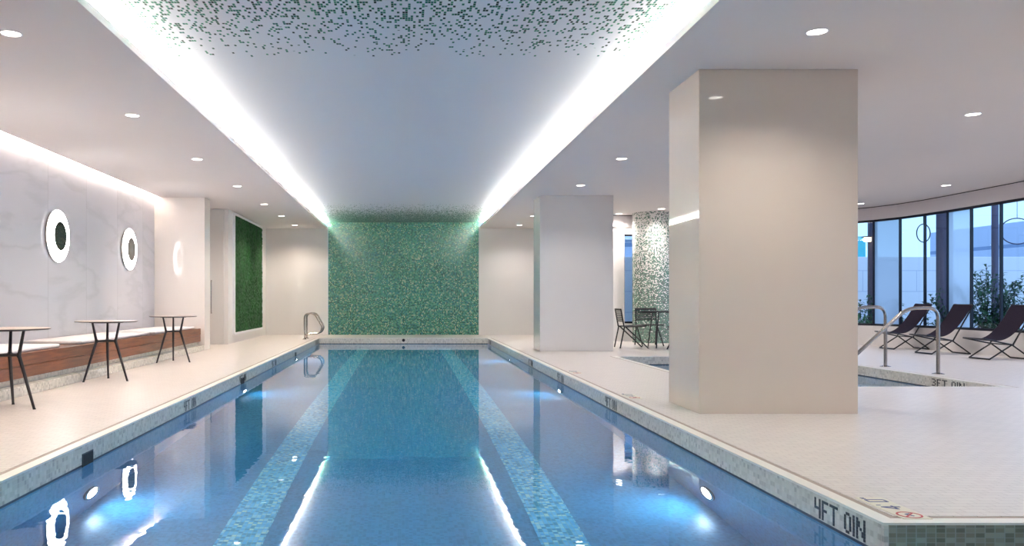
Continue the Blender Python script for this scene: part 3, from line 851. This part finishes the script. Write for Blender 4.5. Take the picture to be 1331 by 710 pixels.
for k, y in enumerate((3.4, 6.1, 11.6, 14.3, 17.0)): DL.append((6.18, y, 'in the middle row over the small pool, %s hidden one' % ORD[k]))
for k, y in enumerate((3.4, 6.1, 8.8, 11.55)): DL.append((9.55, y, 'in the row along the windows, %s out of the picture' % ORD[k]))
for k, y in enumerate((3.4, 0.7, -2.0)):
    DL.append((-2.985, y, 'left of the raised ceiling, %s out of the picture' % ORD[2 - k])); DL.append((3.10, y, 'right of the raised ceiling, %s out of the picture' % ORD[2 - k]))
dl0 = make_downlight()
LEFT_BEAM = [c_ for c_ in dl0.children if c_.type == 'LIGHT'][0].data.copy()
LEFT_BEAM.energy = W_SPOT * 1.5
LEFT_BEAM.color = (1.0, 0.85, 0.71)
for i, (x, y, lb) in enumerate(DL):
    o = copy_tree(dl0)
    o.location = (x, y, HC)
    if x < 0:      # the row along the bench is brighter
        bm_ = [c_ for c_ in o.children if c_.type == 'LIGHT'][0]
        bm_.data = LEFT_BEAM
    tag(o, 'round ceiling downlight ' + lb, 'downlight', 'recessed ceiling downlights')
for c_ in list(dl0.children): bpy.data.objects.remove(c_)
bpy.data.objects.remove(dl0)

# ---------------------------------------------------------------- things in the pool edge
FONT = {'4': ["1001","1001","1001","1111","0001","0001","0001"], '3': ["1110","0001","0001","0110","0001","0001","1110"],
        'F': ["1111","1000","1000","1110","1000","1000","1000"], 'T': ["11111","00100","00100","00100","00100","00100","00100"],
        '0': ["0110","1001","1001","1001","1001","1001","0110"], 'I': ["1"]*7, 'N': ["10001","11001","11001","10101","10011","10011","10001"], ' ': ["00"]*7}
def lettering(text, origin, du, cell, zc, label, group, thick=Vector((0, 0, 0))):
    """text of small black tiles on an upright face; du = reading direction, thick = out of the face"""
    o0 = Vector((0, 0, 0)); u = Vector(du); x = 0
    ob = empty('depth_marker', origin)
    for ch in text:
        g = FONT[ch]; mb = MB()
        for r, row in enumerate(g):
            for c, v in enumerate(row):
                if v == '1':
                    p0 = o0 + u * (x + c) * cell + Vector((0, 0, -r * zc)); w_, h_ = cell * 0.99, zc * 0.93
                    vs = []
                    for t in (Vector((0,0,0)), thick):
                        for q in (p0, p0 + u*w_, p0 + u*w_ - Vector((0,0,h_)), p0 - Vector((0,0,h_))): vs.append(mb.bm.verts.new(q + t))
                    for q in ((0,1,2,3), (4,7,6,5), (0,4,5,1), (1,5,6,2), (2,6,7,3), (3,7,4,0)): mb.bm.faces.new([vs[k] for k in q])
        if ch != ' ': mb.build('numeral' if ch in '0134' else 'letter', 'letter', ob)
        x += len(g[0]) + 1
    tag(ob, label, 'depth marker', group)
    return ob
NM = [(3.965, 'nearest the camera'), (8.38, 'second from the camera'), (11.1, 'third from the camera'), (13.75, 'fourth from the camera'), (20.3, 'by the far end')]
for y, lb in NM:
    lettering('4FT 0IN', (XR - 0.0001, y + 0.255, -0.030), (0, -1, 0), 0.0150, 0.0145, 'black 4FT 0IN lettering on the right pool edge, ' + lb, 'depth lettering on the pool edges', Vector((-0.002, 0, 0)))
    if y > 4: lettering('4FT 0IN', (XL + 0.0001, y - 0.255, -0.030), (0, 1, 0), 0.0150, 0.0145, 'black 4FT 0IN lettering on the left pool edge, ' + lb.replace('second from', 'closest to'), 'depth lettering on the pool edges', Vector((0.002, 0, 0)))
# small pool, right face: seen from the water, reads from far to near
lettering('3FT 0IN', (SX1 - 0.0001, 10.55, -0.030), (0, -1, 0), 0.0200, 0.0135, 'black 3FT 0IN lettering on the edge of the small side pool', 'depth lettering on the pool edges', Vector((-0.002, 0, 0)))

def deck_mark(y, lb):
    root = empty('deck_depth_tile', (2.335, y, 0.0))
    # seen from the deck facing the pool: no-diving sign, 4', 0"
    s = 0.062
    for k, cy in enumerate((-0.135, 0.0, 0.135)):
        MB().box(-0.066, 0.066, cy - 0.066, cy + 0.066, 0.0002, 0.0022).build('tile', 'mark_tile', root)
    mb = MB(); zt = 0.0023
    def seg(p, q, w_=0.010, mb_=None, dy=0.0):
        (a0, a1), (b0, b1) = p, q     # (right, up) as read -> world (-up on x, right on y)
        P = Vector((-a1, a0 + dy, zt)); Q = Vector((-b1, b0 + dy, zt)); d = (Q - P).normalized(); n_ = Vector((-d.y, d.x, 0)) * w_ / 2
        vs = [mb_.bm.verts.new(v + t) for t in (Vector((0,0,0)), Vector((0,0,0.001))) for v in (P + n_, Q + n_, Q - n_, P - n_)]
        for q_ in ((0,1,2,3), (4,7,6,5), (0,4,5,1), (1,5,6,2), (2,6,7,3), (3,7,4,0)): mb_.bm.faces.new([vs[i_] for i_ in q_])
    seg((0.01, -0.045), (0.01, 0.045), 0.011, mb); seg((0.01, 0.045), (-0.032, -0.012), 0.010, mb); seg((-0.034, -0.014), (0.03, -0.014), 0.010, mb)
    seg((0.042, 0.05), (0.042, 0.03), 0.008, mb)
    for p, q in (((-0.028, -0.045), (-0.028, 0.045)), ((-0.028, 0.045), (0.014, 0.045)), ((0.014, 0.045), (0.014, -0.045)), ((0.014, -0.045), (-0.028, -0.045))):
        seg(p, q, 0.010, mb, 0.135)
    seg((0.034, 0.05), (0.034, 0.03), 0.008, mb, 0.135); seg((0.05, 0.05), (0.05, 0.03), 0.008, mb, 0.135)
    mb.build('numeral', 'mark_blue', root)
    mb = MB()
    pts = [(0.050*math.cos(2*PI*k/32), 0.050*math.sin(2*PI*k/32)) for k in range(32)]
    for a, c in zip(pts, pts[1:] + pts[:1]): seg(a, c, 0.009, mb, -0.135)
    seg((-0.034, 0.034), (0.034, -0.034), 0.009, mb, -0.135)
    mb.build('warning_circle', 'mark_red', root)
    mb = MB(); seg((-0.02, -0.01), (0.012, 0.012), 0.008, mb, -0.135); seg((0.012, 0.012), (0.024, -0.016), 0.008, mb, -0.135)
    mb.build('diver_figure', 'mark_blue', root)
    tag(root, 'cream deck tiles with red no-diving circle and 4 foot mark, ' + lb, 'depth tile', 'depth tiles set in the right deck')
for y, lb in ((3.875, 'at the near corner'), (8.35, 'beside the near pillar'), (11.1, 'third along')): deck_mark(y, lb)

# skimmer mouths in the left edge, small return in the end wall
for y, lb in ((5.655, 'nearest'), (11.05, 'middle'), (16.4, 'furthest')):
    root = empty('skimmer_mouth', (XL, y, -0.125))
    MB().box(-0.09, 0.0035, -0.085, 0.085, -0.052, 0.052).build('opening', 'hole', root)
    MB().box(-0.01, 0.006, -0.095, -0.085, -0.055, 0.055).box(-0.01, 0.006, 0.085, 0.095, -0.055, 0.055).box(-0.01, 0.006, -0.095, 0.095, 0.052, 0.06).build('surround', 'letter', root)
    tag(root, 'black skimmer opening in the left pool edge, %s one' % lb, 'skimmer', 'skimmer openings')
root = empty('pool_return_fitting', (-0.04, YF - 0.001, -0.055))
MB().lathe((0, 0, 0), (0, -1, 0), [(0.026, -0.002), (0.04, 0.0), (0.04, 0.006), (0.026, 0.010)], 24).build('collar', 'letter', root, True)
MB().lathe((0, 0, 0), (0, -1, 0), [(0, 0.003), (0.027, 0.003)], 24).build('nozzle', 'hole', root, True)
tag(root, 'small round black fitting in the far pool edge', 'fitting')

# underwater lights
for sx, xw, side in ((1, XL, 'left'), (-1, XR, 'right')):
    for y, lb in ((5.70, 'nearest'), (11.12, 'middle'), (16.4, 'furthest')):
        root = empty('underwater_light', (xw, y, -1.04))
        MB().lathe((0, 0, 0), (sx, 0, 0), [(0.11, 0.0), (0.13, 0.004), (0.13, 0.016), (0.105, 0.024), (0.10, 0.012)], 32).build('bezel', 'steel', root, True)
        MB().lathe((0, 0, 0), (sx, 0, 0), [(0, 0.022), (0.06, 0.02), (0.102, 0.012)], 32).build('lens', 'pool_lens', root, True)
        tag(root, 'round underwater light in the %s pool wall, %s one' % (side, lb), 'pool light', 'underwater pool lights')

# grab rails at the far left corner
for y, lb in ((20.25, 'nearer of the pair'), (20.72, 'further of the pair')):
    root = empty('grab_rail', (-2.52, y, 0))
    path = fillet([(0, 0, 0.0), (0, 0, 0.64), (0.24, 0, 0.665), (0.455, 0, 0.30), (0.38, 0, 0.155), (0.02, 0, 0.12)], 0.11, 8)
    MB().tube(path, 0.021, 12).build('tube', 'steel', root, True)
    MB().lathe((0, 0, 0), (0, 0, 1), [(0, 0), (0.055, 0), (0.055, 0.006), (0.03, 0.022), (0.024, 0.03)], 24).build('flange', 'steel', root, True)
    tag(root, 'steel loop grab rail at the far left pool corner, ' + lb, 'grab rail', 'grab rails at the far left corner')

# stair rails into the small pool
for y, lb in ((10.85, 'nearer one'), (12.04, 'further one, partly behind the pillar')):
    root = empty('handrail', (7.16, y, 0))
    path = fillet([(0, 0, 0.0), (0, 0, 0.885), (-0.44, 0, 0.895), (-1.36, 0, -0.02), (-1.36, 0, -0.72)], 0.14, 9)
    path = fillet([(0, 0, 0.0), (0, 0, 0.89), (-0.42, 0, 0.885), (-1.45, 0, -0.06), (-1.45, 0, ZS)], 0.15, 9)
    MB().tube(path, 0.024, 14).build('tube', 'steel', root, True)
    MB().lathe((0, 0, 0), (0, 0, 1), [(0, 0), (0.075, 0), (0.075, 0.005), (0.04, 0.014), (0.026, 0.018)], 28).build('flange', 'steel', root, True)
    tag(root, 'steel handrail down into the small pool, ' + lb, 'handrail', 'handrails of the small pool')

# ---------------------------------------------------------------- folding lounge chairs
def make_lounger():
    root = empty('lounge_chair', (0, 0, 0)); W2 = 0.26
    P = (0.0, 0.25); tip = (-0.46, 0.345); top = (0.37, 0.90); ff = (-0.37, 0.012); rf = (0.33, 0.012)
    r = 0.0125
    v = lambda p, y: Vector((p[0], y, p[1]))
    mb = MB()
    for s in (-1, 1):
        y = W2 * s
        mb.tube([v(top, y), v(P, y)], r, 8); mb.tube([v(P, y), v(tip, y)], r, 8)
    mb.tube([v(top, -W2), v(top, W2)], r, 8); mb.tube([v(tip, -W2), v(tip, W2)], r, 8)
    mb.build('seat_frame', 'black', root, True)
    for nm, f in (('leg_frame', ff), ('leg_frame', rf)):
        mb = MB(); yi = W2 - 0.02
        mb.tube([v(P, -yi), v(f, -yi)], r, 8); mb.tube([v(P, yi), v(f, yi)], r, 8); mb.tube([v(f, -yi), v(f, yi)], r, 8)
        mb.build(nm, 'black', root, True)
    mb = MB().tube([v(P, -W2 - 0.015), v(P, W2 + 0.015)], 0.010, 8); mb.build('pivot_bar', 'black', root, True)
    mb = MB(); n = 22; prof = []
    A = Vector((-0.43, 0.352)); B_ = Vector((0.375, 0.915)); K1 = Vector((-0.10, 0.235)); K2 = Vector((0.08, 0.42))
    for k in range(n + 1):
        t = k / n; prof.append(A*(1-t)**3 + K1*3*t*(1-t)**2 + K2*3*t*t*(1-t) + B_*t**3)
    th = 0.006; ws = W2 - 0.012
    rows = []
    for k, q in enumerate(prof):
        d = (prof[min(k+1, n)] - prof[max(k-1, 0)]).normalized(); nn = Vector((-d.y, d.x)) * th
        rows.append([mb.bm.verts.new((q.x, -ws, q.y)), mb.bm.verts.new((q.x, 0, q.y - 0.012)), mb.bm.verts.new((q.x, ws, q.y)),
                     mb.bm.verts.new((q.x + nn.x, ws, q.y + nn.y)), mb.bm.verts.new((q.x + nn.x, 0, q.y + nn.y - 0.012)), mb.bm.verts.new((q.x + nn.x, -ws, q.y + nn.y))])
    for a, c in zip(rows, rows[1:]):
        for k in range(6): mb.bm.faces.new((a[k], a[(k+1) % 6], c[(k+1) % 6], c[k]))
    mb.bm.faces.new(rows[0]); mb.bm.faces.new(rows[-1][::-1])
    mb.build('sling', 'sling', root, True)
    return root
lg = make_lounger()
for i, (x, y, lb) in enumerate(((10.12, 16.35, 'furthest, left of the other two'), (9.93, 14.9, 'middle of the three'), (10.0, 13.55, 'nearest, cut by the right edge of the picture'))):
    o = lg if i == 0 else copy_tree(lg)
    o.location = (x, y, 0.002); o.scale = (1, 1, 1)
    tag(o, 'dark sling lounge chair before the windows, ' + lb, 'lounge chair', 'sling lounge chairs by the curved windows')

# ---------------------------------------------------------------- slatted table and chairs by the mosaic pillar
def make_chair():
    root = empty('slatted_chair', (0, 0, 0)); W2 = 0.225   # faces +x
    v = lambda x, y, z: Vector((x, y, z))
    for s in (-1, 1):
        y = W2 * s
        MB().tube([v(-0.19, y, 0.44), v(-0.28, y, 0.0)], 0.014, 8).build('rear_leg', 'black', root, True)
        MB().tube([v(-0.17, y, 0.44), v(0.30, y, 0.0)], 0.014, 8).build('front_leg', 'black', root, True)
    mb = MB()
    for s in (-1, 1):
        mb.tube([v(-0.2, W2*s, 0.44), v(0.25, W2*s, 0.455)], 0.014, 8)
        mb.tube([v(-0.2, W2*s, 0.44), v(-0.265, W2*s, 0.80)], 0.014, 8)
    mb.tube([v(0.25, -W2, 0.455), v(0.25, W2, 0.455)], 0.014, 8); mb.tube([v(-0.265, -W2, 0.80), v(-0.265, W2, 0.80)], 0.014, 8)
    mb.build('frame', 'black', root, True)
    mb = MB()
    for k in range(9):
        x = -0.19 + k * 0.052; mb.box(x, x + 0.03, -W2, W2, 0.447 + k*0.0014, 0.457 + k*0.0014)
    mb.build('seat', 'black', root)
    mb = MB()
    for k in range(7):
        z = 0.545 + k * 0.037; x = -0.2 - (z - 0.44) * 0.18; mb.box(x - 0.006, x + 0.006, -W2, W2, z, z + 0.024)
    mb.build('backrest', 'black', root)
    return root
ch = make_chair()
for i, (x, y, rz, lb) in enumerate(((4.68, 16.75, 0, 'left of the slatted table, side on'), (5.30, 17.55, R(-90), 'behind the slatted table'), (5.52, 15.95, R(97), 'in front of the slatted table, beside the near pillar'))):
    o = ch if i == 0 else copy_tree(ch)
    o.location = (x, y, 0.0); o.rotation_euler = (0, 0, rz)
    tag(o, 'black metal slatted chair ' + lb, 'chair', 'black chairs round the slatted table')
root = empty('slatted_table', (5.42, 16.8, 0))
MB().lathe((0, 0, 0.735), (0, 0, 1), [(0.50, 0), (0.52, 0), (0.52, 0.022), (0.50, 0.022), (0.50, 0)], 48).build('rim', 'black', root, True)
mb = MB()
for k in range(-8, 9):
    y = k * 0.058; hw = math.sqrt(max(0, 0.5**2 - y*y)); mb.box(-hw, hw, y - 0.02, y + 0.02, 0.742, 0.754)
mb.build('slats', 'black', root)
for k in range(4):
    a = R(45 + 90*k)
    MB().tube([(0.30*math.cos(a), 0.30*math.sin(a), 0.738), (0.40*math.cos(a), 0.40*math.sin(a), 0.0)], 0.013, 8).build('leg', 'black', root, True)
tag(root, 'round black slatted table by the fading mosaic pillar', 'table')
